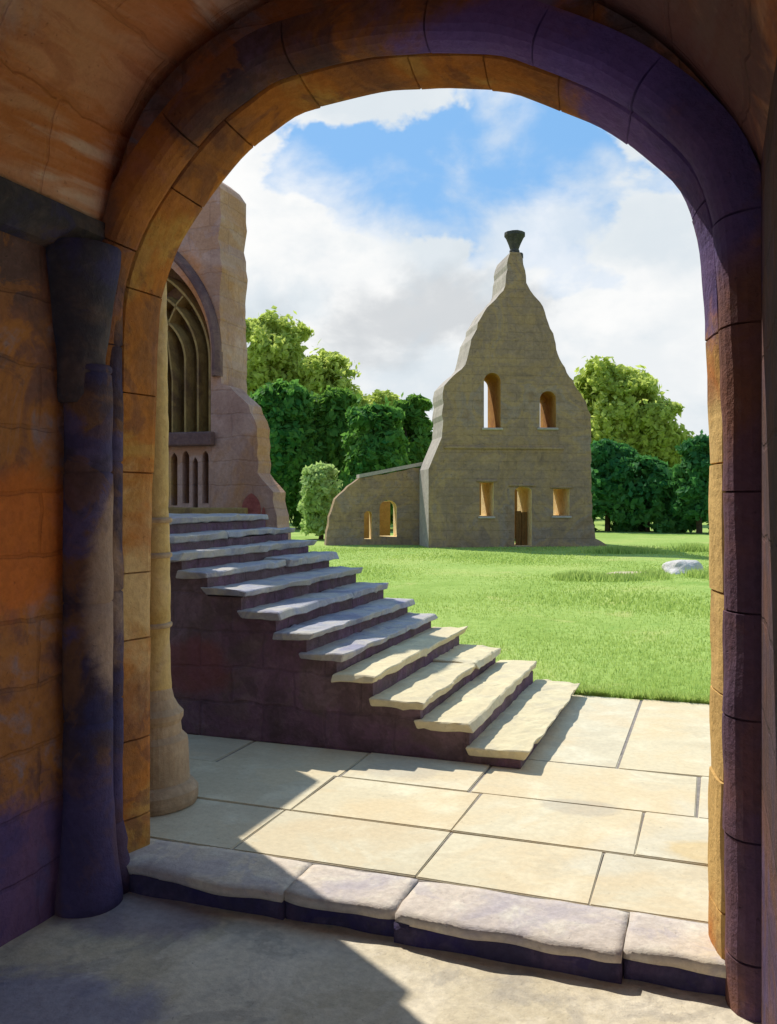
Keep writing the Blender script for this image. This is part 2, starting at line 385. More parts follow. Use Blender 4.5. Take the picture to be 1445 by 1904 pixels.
SC.view_settings.view_transform = 'Standard'; SC.view_settings.look = 'None'; SC.view_settings.gamma = 1; SC.view_settings.exposure = 0.1
SC.render.engine = 'CYCLES'
SC.cycles.use_denoising = True
SC.cycles.max_bounces = 10; SC.cycles.diffuse_bounces = 7; SC.cycles.transparent_max_bounces = 8
SC.cycles.sample_clamp_indirect = 8

# ------------------------------------------------------------------ gateway
VE, VI = 3.80, 3.50                                    # outer and inner face of the arch wall
arch_px = [(276,1560),(276,1380),(276,1200),(278,1000),(283,850),(288,700),(291,610),(300,545),(325,470),(355,415),(400,350),(455,285),(510,240),
  (560,207),(640,185),(725,168),(800,163),(870,163),(945,168),(1000,186),(1060,210),(1120,238),(1180,277),(1240,328),(1275,375),(1295,430),
  (1306,510),(1312,620),(1318,800),(1320,1000),(1320,1300),(1320,1500),(1320,1720)]
AC = [Vector(at_v(x, y, VE)) for x, y in arch_px]
AC[0].y = -.19; AC[-1].y = -.19
curve = catmull(AC, 5)
# resample by arc length
def resample(P, step):
    out = [P[0].copy()]; acc = 0
    for a, b in zip(P, P[1:]):
        L = (b-a).length; 
        while acc + L >= step:
            tt = (step-acc)/L; a = a.lerp(b, tt); out.append(a.copy()); L = (b-a).length; acc = 0
        acc += L
    if (out[-1]-P[-1]).length > step*.3: out.append(P[-1].copy())
    else: out[-1] = P[-1].copy()
    return out
path = resample(curve, .055)
def norms(P):
    N = []
    for i in range(len(P)):
        tt = (P[min(i+1, len(P)-1)]-P[max(i-1, 0)]).normalized(); N.append(Vector((-tt.y, tt.x)))
    for _ in range(4): N = [(N[max(i-1, 0)]+N[i]*2+N[min(i+1, len(N)-1)]).normalized() for i in range(len(N))]
    return N
NR = norms(path)
gate = empty('stone_gateway', w(*GOFF), -ANG, 'dark stone gateway with a rounded arch and vault framing the whole view', 'gateway')

def order(name, prof, mat, block, seed):
    """one moulded order swept round the arch in blocks; prof is a closed list of (offset outward, depth v)"""
    rnd = random.Random(seed); bm = bmesh.new(); rings = []
    st = []
    k = 0; nxt = rnd.randint(*block); jo = 0
    for i in range(len(path)):
        st.append((i, 0, jo))
        k += 1
        if k >= nxt and i < len(path)-2:
            st.append((i+.42, 0, jo)); st.append((i+.5, .016, jo)); jo = rnd.uniform(-.004, .004); st.append((i+.58, 0, jo)); k = 0; nxt = rnd.randint(*block)
    for i, gr, j in st:
        a = int(i); fr = i-a; b = min(a+1, len(path)-1)
        p = path[a].lerp(path[b], fr); n = NR[a].lerp(NR[b], fr)
        ring = []
        for q, (o, v) in enumerate(prof):
            back = (o >= .2)
            oo = o if back else o+gr+j
            c = p+n*oo
            nz = 0 if back else mn.noise(Vector((c.x*5, c.y*5, v*9+seed)))*.008
            ring.append(bm.verts.new((c.x+n.x*nz, v+(0 if back else gr*.7)+nz*.5, c.y+n.y*nz)))
        rings.append(ring)
    n = len(prof)
    for A, B in zip(rings, rings[1:]):
        for q in range(n): bm.faces.new((A[q], A[(q+1) % n], B[(q+1) % n], B[q]))
    bm.faces.new(rings[0]); bm.faces.new(list(reversed(rings[-1])))
    return obj(name, bm, mat, gate, GOFF)

def roll(cx, cv, r, a0, a1, n=7):
    return [(cx+r*math.cos(a0+(a1-a0)*i/(n-1)), cv+r*math.sin(a0+(a1-a0)*i/(n-1))) for i in range(n)]
inner = [(.24, 3.815), (.0, 3.815), (-.002, 3.79), (.006, 3.74), (.018, 3.69), (.03, 3.645), (.045, 3.605), (.06, 3.597), (.24, 3.597)]
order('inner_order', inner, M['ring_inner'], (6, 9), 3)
outer = [(.24, 3.595), (.056, 3.595), (.05, 3.575), (.056, 3.54), (.07, 3.505), (.09, 3.475), (.115, 3.458), (.15, 3.452), (.19, 3.457), (.24, 3.47)]
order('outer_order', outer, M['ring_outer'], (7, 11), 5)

# the wall itself
edge = [p+n*.225 for p, n in zip(path, NR)]
left_x, right_x, top_z = -5.2, 2.2, 4.35
wall_out = [(left_x, -.18)] + [(edge[0].x, -.18)] + [(p.x, p.y) for p in edge] + [(edge[-1].x, -.18), (right_x, -.18), (right_x, top_z), (left_x, top_z)]
bm = slab([Vector(p) for p in wall_out], [], VI, VE)
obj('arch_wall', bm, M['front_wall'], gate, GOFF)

# vault: a low barrel running back over the passage
vp = [(-2.69, None, 3.02)] + [at_v(x, y, VI) for x, y in [(226,300),(268,200),(325,125),(390,72),(480,15),(600,-40),(750,-75),(900,-70),(1060,-20),(1220,70),(1340,190),(1420,320)]]
vp = [Vector((-2.69, 3.02))] + [Vector(p) for p in vp[1:]]
vp = catmull(vp, 4)
bm = bmesh.new(); rows = []
NV = 44
for i in range(NV+1):
    v = VI + .02 - (VI+1.1)*i/NV
    rows.append([bm.verts.new((p.x, v, p.y+mn.noise(Vector((p.x*3, v*3, p.y*3)))*.02)) for p in vp])
for A, B in zip(rows, rows[1:]):
    for k in range(len(vp)-1): bm.faces.new((A[k], B[k], B[k+1], A[k+1]))
for f in list(bm.faces): pass
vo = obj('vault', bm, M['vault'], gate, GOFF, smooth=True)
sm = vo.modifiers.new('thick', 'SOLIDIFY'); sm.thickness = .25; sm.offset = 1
# side walls of the passage
bm = bmesh.new(); box(bm, -3.25, -2.80, -1.1, VI, -.18, 3.04); obj('side_wall', bm, M['side_wall'], gate, GOFF)
rz = vp[-1].y
bm = bmesh.new(); box(bm, vp[-1].x-.01, .75, -1.1, VI, -.18, rz+.05); obj('side_wall', bm, M['side_dark'], gate, GOFF)
# impost moulding along the springing
bm = bmesh.new()
pr = [(-2.82, 2.86), (-2.75, 2.88), (-2.70, 2.93), (-2.665, 2.96), (-2.665, 3.03), (-2.82, 3.035)]
rings = []
for i in range(31):
    v = VI-.002-(VI+1.05)*i/30
    rings.append([bm.verts.new((a+mn.noise(Vector((i*.7, a*9, b*9)))*.006, v, b)) for a, b in pr])
for A, B in zip(rings, rings[1:]):
    for k in range(6): bm.faces.new((A[k], A[(k+1) % 6], B[(k+1) % 6], B[k]))
bm.faces.new(rings[0]); bm.faces.new(list(reversed(rings[-1])))
obj('impost', bm, M['capital'], gate, GOFF)

# respond: clustered half shafts in the corner left of the arch
POFF = (-2.74, 3.36, -.18)
pier = bpy.data.objects.new('respond_pier', None); COL.objects.link(pier); pier.parent = gate
pier.location = [a-b for a, b in zip(POFF, GOFF)]
def shaft(cx, cy, r, z0, z1, name, mat, prof=None):
    bm = bmesh.new()
    n = 40
    pts = prof
    if not prof:
        pts = []; z = z0; rr = random.Random(int(r*1000)); r1 = r
        while z < z1:
            ze = min(z1, z+rr.uniform(.42, .62)); r1 = r*rr.uniform(.975, 1.02)
            pts += [(r1-.009, z), (r1-.001, z+.007)] + [(r1*(1+.008*math.sin(k*2.3)), z+.007+(ze-z-.014)*k/6) for k in range(1, 6)] + [(r1-.001, ze-.007), (r1-.009, ze)]
            z = ze+.003
    lathe(bm, pts, cx, cy, 36); rough_up(bm, .008, 3.5, cx); rough_up(bm, .004, 11, cx)
    return obj(name, bm, mat, pier, POFF, smooth=True)
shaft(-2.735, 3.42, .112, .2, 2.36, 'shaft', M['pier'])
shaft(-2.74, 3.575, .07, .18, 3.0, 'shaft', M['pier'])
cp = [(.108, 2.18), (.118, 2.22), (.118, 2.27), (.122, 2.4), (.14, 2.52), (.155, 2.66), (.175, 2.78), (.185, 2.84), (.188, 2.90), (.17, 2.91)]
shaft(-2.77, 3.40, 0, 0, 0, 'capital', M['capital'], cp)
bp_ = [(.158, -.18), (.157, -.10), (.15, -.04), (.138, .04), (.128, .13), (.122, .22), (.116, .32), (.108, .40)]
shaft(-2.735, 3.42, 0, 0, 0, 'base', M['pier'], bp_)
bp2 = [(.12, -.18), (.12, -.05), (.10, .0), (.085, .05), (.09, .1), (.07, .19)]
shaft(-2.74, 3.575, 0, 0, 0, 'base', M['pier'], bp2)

# engaged porch column just outside the left jamb, with unseen walls added behind it for their shadow
ce = at_d(284, 925, 5.12)
cu, cv = ce.x*CA-ce.y*SA, ce.x*SA+ce.y*CA
COFF = (cu, cv, 0)
colm = empty('porch_column', w(*COFF), -ANG, 'honey coloured round stone column on a moulded base just outside the left jamb', 'column')
bm = bmesh.new(); lathe(bm, [(.105-.03*i/40+.002*math.sin(i*2.1), .62+2.5*i/40) for i in range(41)], cu, cv, 32)
rough_up(bm, .006, 4); obj('shaft', bm, M['column'], colm, COFF, smooth=True)
for z in (1.02, 1.42, 1.62):
    bm = bmesh.new(); lathe(bm, [(.10, z-.016), (.109, z-.01), (.111, z), (.109, z+.01), (.10, z+.016)], cu, cv, 32); obj('joint_band', bm, M['column_base'], colm, COFF, smooth=True)
bm = bmesh.new(); lathe(bm, [(.245, 0), (.255, .03), (.255, .085), (.225, .12), (.205, .13), (.20, .33), (.195, .37), (.165, .40), (.158, .46), (.172, .49), (.172, .52), (.145, .55), (.118, .60), (.104, .66)], cu, cv, 40)
rough_up(bm, .007, 4); obj('base', bm, M['column_base'], colm, COFF, smooth=False)
bm = bmesh.new(); lathe(bm, [(.075, 3.1), (.10, 3.13), (.09, 3.17), (.16, 3.32), (.17, 3.40), (.10, 3.41)], cu, cv, 32); obj('capital', bm, M['column'], colm, COFF, smooth=True)
bm = bmesh.new(); box(bm, cu-.75, cu-.03, VE+.016, cv-.02, 0, 3.5, .02); box(bm, cu-1.2, cu-.752, VE+.018, cv+.72, 0, 3.9, .02); obj('added_shadow_wall', bm, M['column_base'], colm, COFF)  # unseen walls added to throw shade over paving and threshold

# threshold stones under the arch
TOFF = (-1.35, 3.6, -.18)
thr = empty('threshold', w(*TOFF), -ANG, 'worn mauve stone threshold step running across under the arch', 'threshold')
us = [-2.95, -1.80, -1.27, -.33, .22]
for i, (a, b) in enumerate(zip(us, us[1:])):
    bm = bmesh.new(); box(bm, a+.002, b-.002, 3.55+[0, .02, -.02, .02][i], 3.885, -.05, .0, .0)
    subdivide(bm, .045)
    for q in bm.verts:
        e = max(0, 1-min(q.co.x-a, b-q.co.x)/.07)
        wob = mn.noise(Vector((q.co.x*2.2, 0, 4+i)))
        if q.co.z > -.05:                              # worn nosing
            f = max(0, min(1, (3.66-q.co.y)/.11))
            q.co.z -= .012*f*f + .006*e*e
            q.co.z += .010*mn.noise(Vector((q.co.x*2.5, q.co.y*3, i)))
        if q.co.y < 3.62:
            q.co.y += .012*e*e + .05*wob + .02*mn.noise(Vector((q.co.x*6, q.co.z*5, i)))
    rough_up(bm, .005, 9, i)
    obj('threshold_stone', bm, M['threshold'], thr, TOFF, smooth=True)
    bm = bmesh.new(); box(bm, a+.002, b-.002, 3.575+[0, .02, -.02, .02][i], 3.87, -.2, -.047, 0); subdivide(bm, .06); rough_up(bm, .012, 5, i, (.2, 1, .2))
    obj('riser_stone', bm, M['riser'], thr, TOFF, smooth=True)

# ------------------------------------------------------------------ ground
bm = bmesh.new()                                        # passage floor
nx, ny = 46, 70
g = [[bm.verts.new((-3.0+3.6*i/nx, -3.2+7.0*j/ny, -.135+.008*mn.noise(Vector((i*.35, j*.35, 1))))) for i in range(nx+1)] for j in range(ny+1)]
for j in range(ny):
    for i in range(nx): bm.faces.new((g[j][i], g[j][i+1], g[j+1][i+1], g[j+1][i]))
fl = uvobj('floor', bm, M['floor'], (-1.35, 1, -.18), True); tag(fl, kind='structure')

rows = [(3.90, 4.50, [-5.2, -4.2, -3.2, -2.25, -1.29, -.5, .35, 1.3, 2.4, 3.6, 5]),
        (4.50, 5.15, [-5.2, -4.6, -3.5, -2.22, -1.29, -.36, .6, 1.5, 2.6, 3.8, 5]),
        (5.15, 5.93, [-5.2, -4.1, -3.1, -2.2, -1.36, -.08, .8, 1.7, 2.8, 3.9, 5]),
        (5.93, 8.03, [-1.3, -.58, .4, 1.4, 2.4, 3.4, 5])]
bm = bmesh.new(); rp = random.Random(4)
for v0, v1, js in rows:
    for a, b in zip(js, js[1:]):
        g = .006
        zt = rp.uniform(-.004, .004); n0 = len(bm.verts)
        vs = box(bm, a+g, b-g, v0+g, v1-g, -.09, zt)
        for q in vs:
            if q.co.z > -.05: q.co.z += rp.uniform(-.004, .004)
            q.co.x += rp.uniform(-.008, .008); q.co.y += rp.uniform(-.005, .005)
bmesh.ops.bevel(bm, geom=list(bm.edges), offset=.005, segments=2, affect='EDGES')
pv = uvobj('paving', bm, M['paving'], (-.5, 6, 0)); tag(pv, kind='structure')
bm = bmesh.new(); box(bm, -5.2, 5, 3.892, 8.02, -.3, -.009); mo = uvobj('paving_bed', bm, M['mortar'], (-.5, 6, 0)); tag(mo, kind='structure')

bm = bmesh.new()                                        # lawn, one sheet to the horizon
ys = [8.04+.25*i for i in range(0, 40)] + [18+1.0*i for i in range(1, 40)] + [60, 70, 90, 120, 180, 300, 600, 1200]
xs = [-1200, -500, -200, -90, -60, -45] + [-32+1.0*i for i in range(65)] + [45, 60, 90, 200, 500, 1200]
g = [[bm.verts.new((x, y, .02 + (.05*mn.noise(Vector((x*.3, y*.3, 0))) if 8.2 < y < 90 else 0)*min(1, (y-8)/4) - (.035 if y < 8.1 else 0))) for x in xs] for y in ys]
for j in range(len(ys)-1):
    for i in range(len(xs)-1): bm.faces.new((g[j][i], g[j][i+1], g[j+1][i+1], g[j+1][i]))
lw = uvobj('lawn', bm, M['lawn'], (0, 8.04, 0), True); tag(lw, kind='structure')
bm = bmesh.new(); box(bm, -1200, 1200, -600, 8.03, -.6, -.32); tag(uvobj('ground', bm, M['mortar'], (0, 0, -.5)), kind='structure')

def grass():
    rnd = random.Random(11); V = []; Fc = []
    n = 0
    while n < 70000:
        d = 7.6 + (rnd.random()**1.8)*24
        p = Vector(((rnd.uniform(470, 1400)-CX)/F*d, d, 0))
        y = p.x*SA + p.y*CA; u = p.x*CA - p.y*SA
        if y < 8.03: continue
        h = rnd.uniform(.008, .03)*(1+.25*(y-8)/20)*(1.6 if y < 8.12 else 1); b = .006+.0011*(y-8)
        a = rnd.uniform(0, math.pi); dx, dy = math.cos(a)*b, math.sin(a)*b
        if y < 8.12 and mn.noise(Vector((u*3, 0, 0))) > .05: h *= 1.7
        lx, ly = rnd.uniform(-.6, .6)*h, rnd.uniform(-.6, .6)*h
        z = .0
        k = len(V)
        V += [(p.x-dx, p.y-dy, z), (p.x+dx, p.y+dy, z), (p.x+lx, p.y+ly, z+h+.03)]
        Fc.append((k, k+1, k+2)); n += 1
    for (px, py, hw, nb, hh) in ((1045, 1078, 12, 300, .16), (1085, 1078, 26, 700, .2), (1150, 1080, 60, 1400, .17), (1215, 1076, 26, 700, .2), (1300, 1074, 20, 400, .2), (1290, 1026, 26, 700, .3), (1160, 1030, 70, 1500, .28)):
        d0 = F*H/(py-HZ)
        for _ in range(nb):
            d = d0+rnd.gauss(0, .25); x = (px-CX+rnd.gauss(0, hw*.5))/F*d0; h = hh*rnd.uniform(.4, 1.1); b = .02; a = rnd.uniform(0, 3.14)
            dx, dy = math.cos(a)*b, math.sin(a)*b; k = len(V)
            V += [(x-dx, d-dy, 0), (x+dx, d+dy, 0), (x+rnd.uniform(-.5, .5)*h, d+rnd.uniform(-.5, .5)*h, h)]; Fc.append((k, k+1, k+2))
    for _ in range(9000):                              # ragged fringe hanging over the paving edge
        u = rnd.uniform(-1.5, 3.6); cl = mn.noise(Vector((u*2.3, 7, 0)))+.6*mn.noise(Vector((u*9, 3, 0)))
        if cl < rnd.uniform(-.5, .5): continue
        q = w(u, 8.05-.07*max(0, cl)*rnd.random()); h = rnd.uniform(.03, .085); a = rnd.uniform(0, 3.14); k = len(V)
        V += [(q.x-.006*math.cos(a), q.y-.006*math.sin(a), -.01), (q.x+.006*math.cos(a), q.y+.006*math.sin(a), -.01), (q.x+rnd.uniform(-.8, .8)*h, q.y-rnd.uniform(-.2, .9)*h, h)]; Fc.append((k, k+1, k+2))
    me = bpy.data.meshes.new('grass'); me.from_pydata(V, [], Fc)
    tag(link('grass', me, M['blade']), 'short bright green grass blades covering the lawn', 'grass', kind='stuff')
grass()

# ------------------------------------------------------------------ staircase
S0, SV0, SV1 = -1.17, 5.69, 7.96
SOFF = (S0-1.5, 6.8, 0)
st = empty('staircase', w(*SOFF), -ANG, 'stone staircase rising from the paving to the left beside the lawn', 'staircase')
hs = [.12, .26, .39, .54, .67, .80, .94, 1.08, 1.21, 1.33, 1.45, 1.58]
ss = [-.04, .30, .64, .98, 1.25, 1.48, 1.72, 2.0, 2.28, 2.5, 2.72, 2.97]
prof = []
for i, (s, h) in enumerate(zip(ss, hs)):
    prof += [(S0-s-.035, hs[i-1]-.053 if i else 0), (S0-s-.035, h-.053)]
prof = [Vector(p) for p in prof] + [Vector((-7.2, hs[-1]-.053)), Vector((-7.2, 0))]
bm = slab(prof, [], SV0, SV1-.06)
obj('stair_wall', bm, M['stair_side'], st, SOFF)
bm = bmesh.new(); box(bm, -5.9, -4.78, 5.75, 6.72, hs[-1]+.02, 3.75, .03); rough_up(bm, .02, 2); obj('added_shadow_pier', bm, M['ruin'], st, SOFF)  # unseen pier added to shade the paving and upper steps
rs = random.Random(21)
for i, (s, h) in enumerate(zip(ss, hs)):
    back = (ss[i+1]+.05) if i < 11 else 5.9
    bm = bmesh.new()
    n0 = SV0-rs.uniform(.03, .08); f0 = SV1+rs.uniform(-.07, .1)
    cuts = [n0, n0+(f0-n0)*rs.uniform(.4, .62), f0] if i in (2, 3, 4, 6, 8, 10) else [n0, f0]
    for a, b in zip(cuts, cuts[1:]):
        vs = box(bm, S0-back, S0-s+rs.uniform(-.012, .02), a+.004, b-.004, h-.052, h+rs.uniform(-.006, .006))
        for q in vs:
            q.co.z += rs.uniform(-.010, .010); q.co.x += rs.uniform(-.028, .028); q.co.y += rs.uniform(-.02, .02)
    subdivide(bm, .09)
    rough_up(bm, .020, 4.0, i, (1, 1, .5)); rough_up(bm, .008, 14, i)
    bmesh.ops.bevel(bm, geom=[e for e in bm.edges if len(e.link_faces) == 2 and e.calc_face_angle(0) > .9], offset=.008, segments=1, affect='EDGES')
    obj('step', bm, M['tread'] if i < 4 else M['tread_shaded'], st, SOFF)

# ------------------------------------------------------------------ tall ruined wall on the left
RV = 8.9; RT = .6
def rp_(x, y): return Vector(at_v(x, y, RV))
ROFF = (rp_(430, 925).x, RV, 0)
ruin = empty('ruined_wall', w(*ROFF), -ANG, 'tall pink sandstone ruin with a traceried window above the top of the stairs', 'ruin')
rnd = random.Random(5)
op = [(-260,160),(-120,90),(40,60),(150,95),(220,170),(300,240),(346,275),(384,332),(402,345),(428,350),(446,362),(458,380),(458,430),(455,470),(460,520),(456,580),(460,650),(458,735),(462,800),(460,880),(464,990)]  # leftmost end is unseen, raised so its shadow reaches the upper steps
ol = dense([(rp_(*p) if p[0] < 380 else Vector(at_v(*p, RV+RT))) for p in op], .09, .012, closed=False, rnd=rnd)
ol = ol + [Vector((ol[-1].x+.02, 0)), Vector((ol[0].x, 0))]
def pointed(cx, hw, ysp, yap, ybot, n=12):
    """pointed arch opening in pixel space -> plane points"""
    hgt = ysp-yap
    Rr = (hw*hw+hgt*hgt)/(2*hw)
    am = math.asin(min(1, hgt/Rr)); L = []; Rt = []
    for i in range(n+1):
        a = am*i/n
        Rt.append((cx+hw-Rr+Rr*math.cos(a), ysp-Rr*math.sin(a))); L.append((cx-hw+Rr-Rr*math.cos(a), ysp-Rr*math.sin(a)))
    return [(cx+hw, ybot)] + Rt + list(reversed(L[:-1])) + [(cx-hw, ybot)]
WCX = 292
win = [rp_(*p) for p in pointed(WCX, 100, 660, 478, 806)]
slots = []
for i, (a, b, y0, y1) in enumerate([(318,330,842,940),(339,352,838,936),(358,368,850,945),(376,388,838,936),(296,308,842,938),(274,286,840,938)]):
    slots.append([rp_(*p) for p in pointed((a+b)/2, (b-a)/2, y0+12, y0, y1, 4)])
rar = [rp_(*p) for p in pointed(468, 17, 945, 917, 1012, 6)]
rsl = [rp_(*p) for p in pointed(491, 3.5, 957, 943, 1005, 4)]
bm = slab(ol, [win]+slots, RV, RV+RT)
obj('wall', bm, M['ruin'], ruin, ROFF)
sp_ = [(425,1000),(430,720),(452,722),(464,738),(486,757),(500,798),(503,880),(530,915),(541,990)]
so_ = dense([Vector(at_v(*p, RV+.3)) for p in sp_], .09, .014, closed=False, rnd=rnd)
so_ = so_+[Vector((so_[-1].x+.02, 0)), Vector((so_[0].x, 0))]
bm = slab(so_, [], RV-.004, RV+.3); obj('broken_stub', bm, M['ruin'], ruin, ROFF)
def filler(name, loop, y0, y1, mat, grow=0):
    bm = slab([Vector(p) for p in loop], [], y0, y1); return obj(name, bm, mat, ruin, ROFF)
def rect(x0, y0, x1, y1): return [rp_(x0, y1), rp_(x1, y1), rp_(x1, y0), rp_(x0, y0)]
wn = filler('window', rect(190, 470, 396, 830), RV+.42, RV+.5, M['ruin_dark'])
filler('arcade_recess', rect(268, 836, 394, 948), RV+.3, RV+.38, M['ruin_trim'])
# tracery bars
def trc(pts, wdt, y0=RV+.16, y1=RV+.44, mat='tracery'):
    bm = bmesh.new(); tube2d(bm, [rp_(*p) for p in pts], y0, y1, wdt)
    o = obj('tracery_bar', bm, M[mat], wn, ROFF); return o
def arcpts(cx, hw, ysp, yap, ybot, k):                 # right limb of a pointed arch
    P = pointed(cx, hw, ysp, yap, ybot)
    return P[:k]
for hw, yap in ((84, 510), (62, 548), (38, 590)):
    P = [(WCX+hw, 806)] + [p for p in pointed(WCX, hw, 668, yap, 806)][1:-1] + [(WCX-hw, 806)]
    trc(P, .075)
trc([(WCX+14, 806), (WCX+14, 700), (WCX+4, 620), (WCX-20, 560)], .06)
trc([(WCX-14, 806), (WCX-14, 700), (WCX-4, 620), (WCX+22, 560), (WCX+34, 545)], .06)
# hood mould, sill
bm = bmesh.new(); P = pointed(WCX, 112, 655, 448, 700); tube2d(bm, [rp_(*p) for p in P], RV-.09, RV+.03, .11); obj('hood_mould', bm, M['ruin_trim'], ruin, ROFF)
bm = bmesh.new(); a, b = rp_(190, 833), rp_(400, 802); box(bm, a.x, b.x, RV-.10, RV+.3, a.y, b.y, .02); rough_up(bm, .008, 6); obj('sill', bm, M['ruin_trim'], ruin, ROFF)
bm = bmesh.new(); a, b = rp_(190, 958), rp_(462, 944); box(bm, a.x, b.x, RV-.06, RV+.2, a.y, b.y, .015); obj('string_course', bm, M['tracery'], ruin, ROFF)
# red blocked arches in the broken end
for lp in (rar, rsl):
    bm = slab(lp, [], RV-.012, RV+.2); obj('blocked_arch', bm, M['ruin_red'], ruin, ROFF)

# ------------------------------------------------------------------ gabled chapel ruin
BA = R(8); BX = (math.cos(BA), math.sin(BA)); BO = ((797-CX)/F*30.6, 30.6)
chap = empty('ruined_chapel', (BO[0], BO[1], 0), BA, 'tall gabled olive stone chapel ruin with a black capped bellcote across the lawn', 'chapel')
def bp(x, y, dep=0.0):
    o = (BO[0]-BX[1]*dep, BO[1]+BX[0]*dep)
    return Vector(at_plane(x, y, o, BX))
rnd = random.Random(9)
gp = [(822,812),(824,730),(826,716),(850,692),(866,678),(874,640),(890,600),(906,570),(936,540),(940,531),(944,480),(950,470),(966,469),(973,480),(979,525),(986,540),(1010,570),(1028,620),(1040,668),(1060,700),(1090,748),(1098,772),(1101,960),(1108,1000),(1132,1014)]
go = [Vector((0, 0))]+[Vector((0, bp(797, 872).y))] + dense([bp(*p) for p in gp[:5]]+[bp(*p) for p in gp[5:]], .17, .03, closed=False, rnd=rnd)
go[-1].y = 0.0
T = 1.8
def bh(x0, x1, yt, yb, arch=0):
    if arch:
        c, hw = (x0+x1)/2, (x1-x0)/2
        L = [(x1, yb), (x1, yt+arch)] + [(c+hw*math.cos(a), yt+arch-arch*math.sin(a)) for a in [math.pi*i/10 for i in range(1, 10)]] + [(x0, yt+arch), (x0, yb)]
    else: L = [(x1, yb), (x1, yt), (x0, yt), (x0, yb)]
    return [bp(*p) for p in L]
holes = [bh(900, 931, 693, 795, 16), bh(1004, 1034, 727, 795, 15), bh(892, 918, 897, 960), bh(1029, 1059, 909, 959)]
door = bh(957, 989, 905, 1015, 8)
for p in (door[0], door[-1]): p.y = .06
bm = slab(go, holes+[door], 0, T)
for f in bm.faces: f.material_index = 0
bm.faces.ensure_lookup_table(); bm.normal_update()
hx = [(min(p.x for p in h)-.03, max(p.x for p in h)+.03, min(p.y for p in h)-.03, max(p.y for p in h)+.03) for h in holes+[door]]
for f in bm.faces:
    c = f.calc_center_median()
    if abs(c.y-T/2) < .01:
        for a, b, z0, z1 in hx:
            if a < c.x < b and z0 < c.z < z1: f.material_index = 1 if z0 > 3 else 3; break  # amber and cream reveals: their sunlight is put into the colour
        else:
            f.material_index = 2 if c.x < bp(950, 600).x else 0  # left-facing edge made paler, its sunlight put into the colour
obj('gable_wall', bm, [M['chapel'], M['chapel_inner'], M['chapel_pale'], M['chapel_cream']], chap)
# sills, lintels
def bbox_part(name, x0, x1, y0, y1, d0, d1, mat, bev=.02, par=None):
    a, b = bp(x0, y1), bp(x1, y0); bm = bmesh.new(); box(bm, a.x, b.x, d0, d1, a.y, b.y, bev, 1); rough_up(bm, .012, 3, x0); return obj(name, bm, mat, par or chap)
for x0, x1, y in ((896, 935, 795.5), (999, 1038, 795.5), (889, 921, 960.5), (1025, 1063, 959.5)): bbox_part('sill', x0, x1, y, y+4, -.06, .5, M['chapel_pale'])
for x0, x1, y in ((886, 924, 892), (1023, 1064, 904), (947, 996, 900)): bbox_part('lintel', x0, x1, y, y+4.5, -.05, .4, M['chapel'])
bbox_part('string_course', 826, 1048, 831, 834.5, -.05, .3, M['chapel'])
# half-height door leaf
a, b = bp(958, 1014, .55), bp(990, 950, .55)
bm = bmesh.new()
for i in range(4):
    x0 = a.x+(b.x-a.x+.25)*i/4; x1 = a.x+(b.x-a.x+.25)*(i+1)/4; box(bm, x0+.006, x1-.006, .5, .56, .05, b.y-.04*(i % 2), .008, 1)
obj('door', bm, M['wood'], chap)
# bellcote cap
cc = bp(957, 470, .7)
cap = bmesh.new(); lathe(cap, [(.17, cc.y-.05), (.19, cc.y+.05), (.16, cc.y+.12), (.22, cc.y+.3), (.32, cc.y+.52), (.37, cc.y+.6), (.37, cc.y+.7), (.2, cc.y+.68)], cc.x, .7, 12); rough_up(cap, .025, 4)
obj('bellcote_cap', cap, M['cap'], chap)
bm = bmesh.new(); box(bm, cc.x-.22, cc.x+.22, .35, 1.05, cc.y-.3, cc.y-.05, .04, 1); rough_up(bm, .03, 3); obj('bellcote', bm, M['cap'], chap)
# inner cross wall and right flank
bm = slab(dense([Vector((.3, 0)), Vector((5.6, 0)), Vector((5.6, 2.7)), Vector((4.4, 3.2)), Vector((3.2, 2.8)), Vector((2.2, 3.0)), Vector((.3, 2.2))], .3, .04, rnd=rnd), [], 6.0, 6.7); obj('back_wall', bm, M['chapel_inner'], chap)
bm = bmesh.new(); box(bm, 5.2, 5.8, T+.003, 5.99, 0, 3.6, 0); subdivide(bm, .5); rough_up(bm, .06, 1.2); obj('flank_wall', bm, M['chapel'], chap)
# low side wall
AD = 1.9
ao = [(606,1003),(612,962),(624,928),(648,902),(668,890),(700,884),(740,876),(792,866),(800,868)]
an = dense([bp(x, y, AD) for x, y in ao], .22, .03, closed=False, rnd=rnd); an[0].y = 0; an.append(Vector((an[-1].x, 0)))
def ah(x0, x1, yt, yb, arch):
    c, hw = (x0+x1)/2, (x1-x0)/2
    L = [(x1, yb), (x1, yt+arch)] + [(c+hw*math.cos(q), yt+arch-arch*math.sin(q)) for q in [math.pi*i/8 for i in range(1, 8)]] + [(x0, yt+arch), (x0, yb)]
    return [bp(x, y, AD) for x, y in L]
h1, h2 = ah(677, 692, 950, 1003, 8), ah(706, 738, 930, 998, 14)
for h in (h1, h2):
    for p in (h[0], h[-1]): p.y = max(.05, p.y)
bm = slab(an, [h1, h2], AD, AD+.9)
side = obj('side_wall', bm, [M['chapel'], M['chapel_cream']], chap)
hb = [(min(p.x for p in h)-.03, max(p.x for p in h)+.03, max(p.y for p in h)+.03) for h in (h1, h2)]
for f in side.data.polygons:
    c = f.center
    if abs(c.y-AD-.45) < .02 and any(a < c.x < b and c.z < z for a, b, z in hb): f.material_index = 1
bm = bmesh.new()
cpt = [bp(x, y, AD) for x, y in ((668,889),(700,883),(740,875),(792,865))]
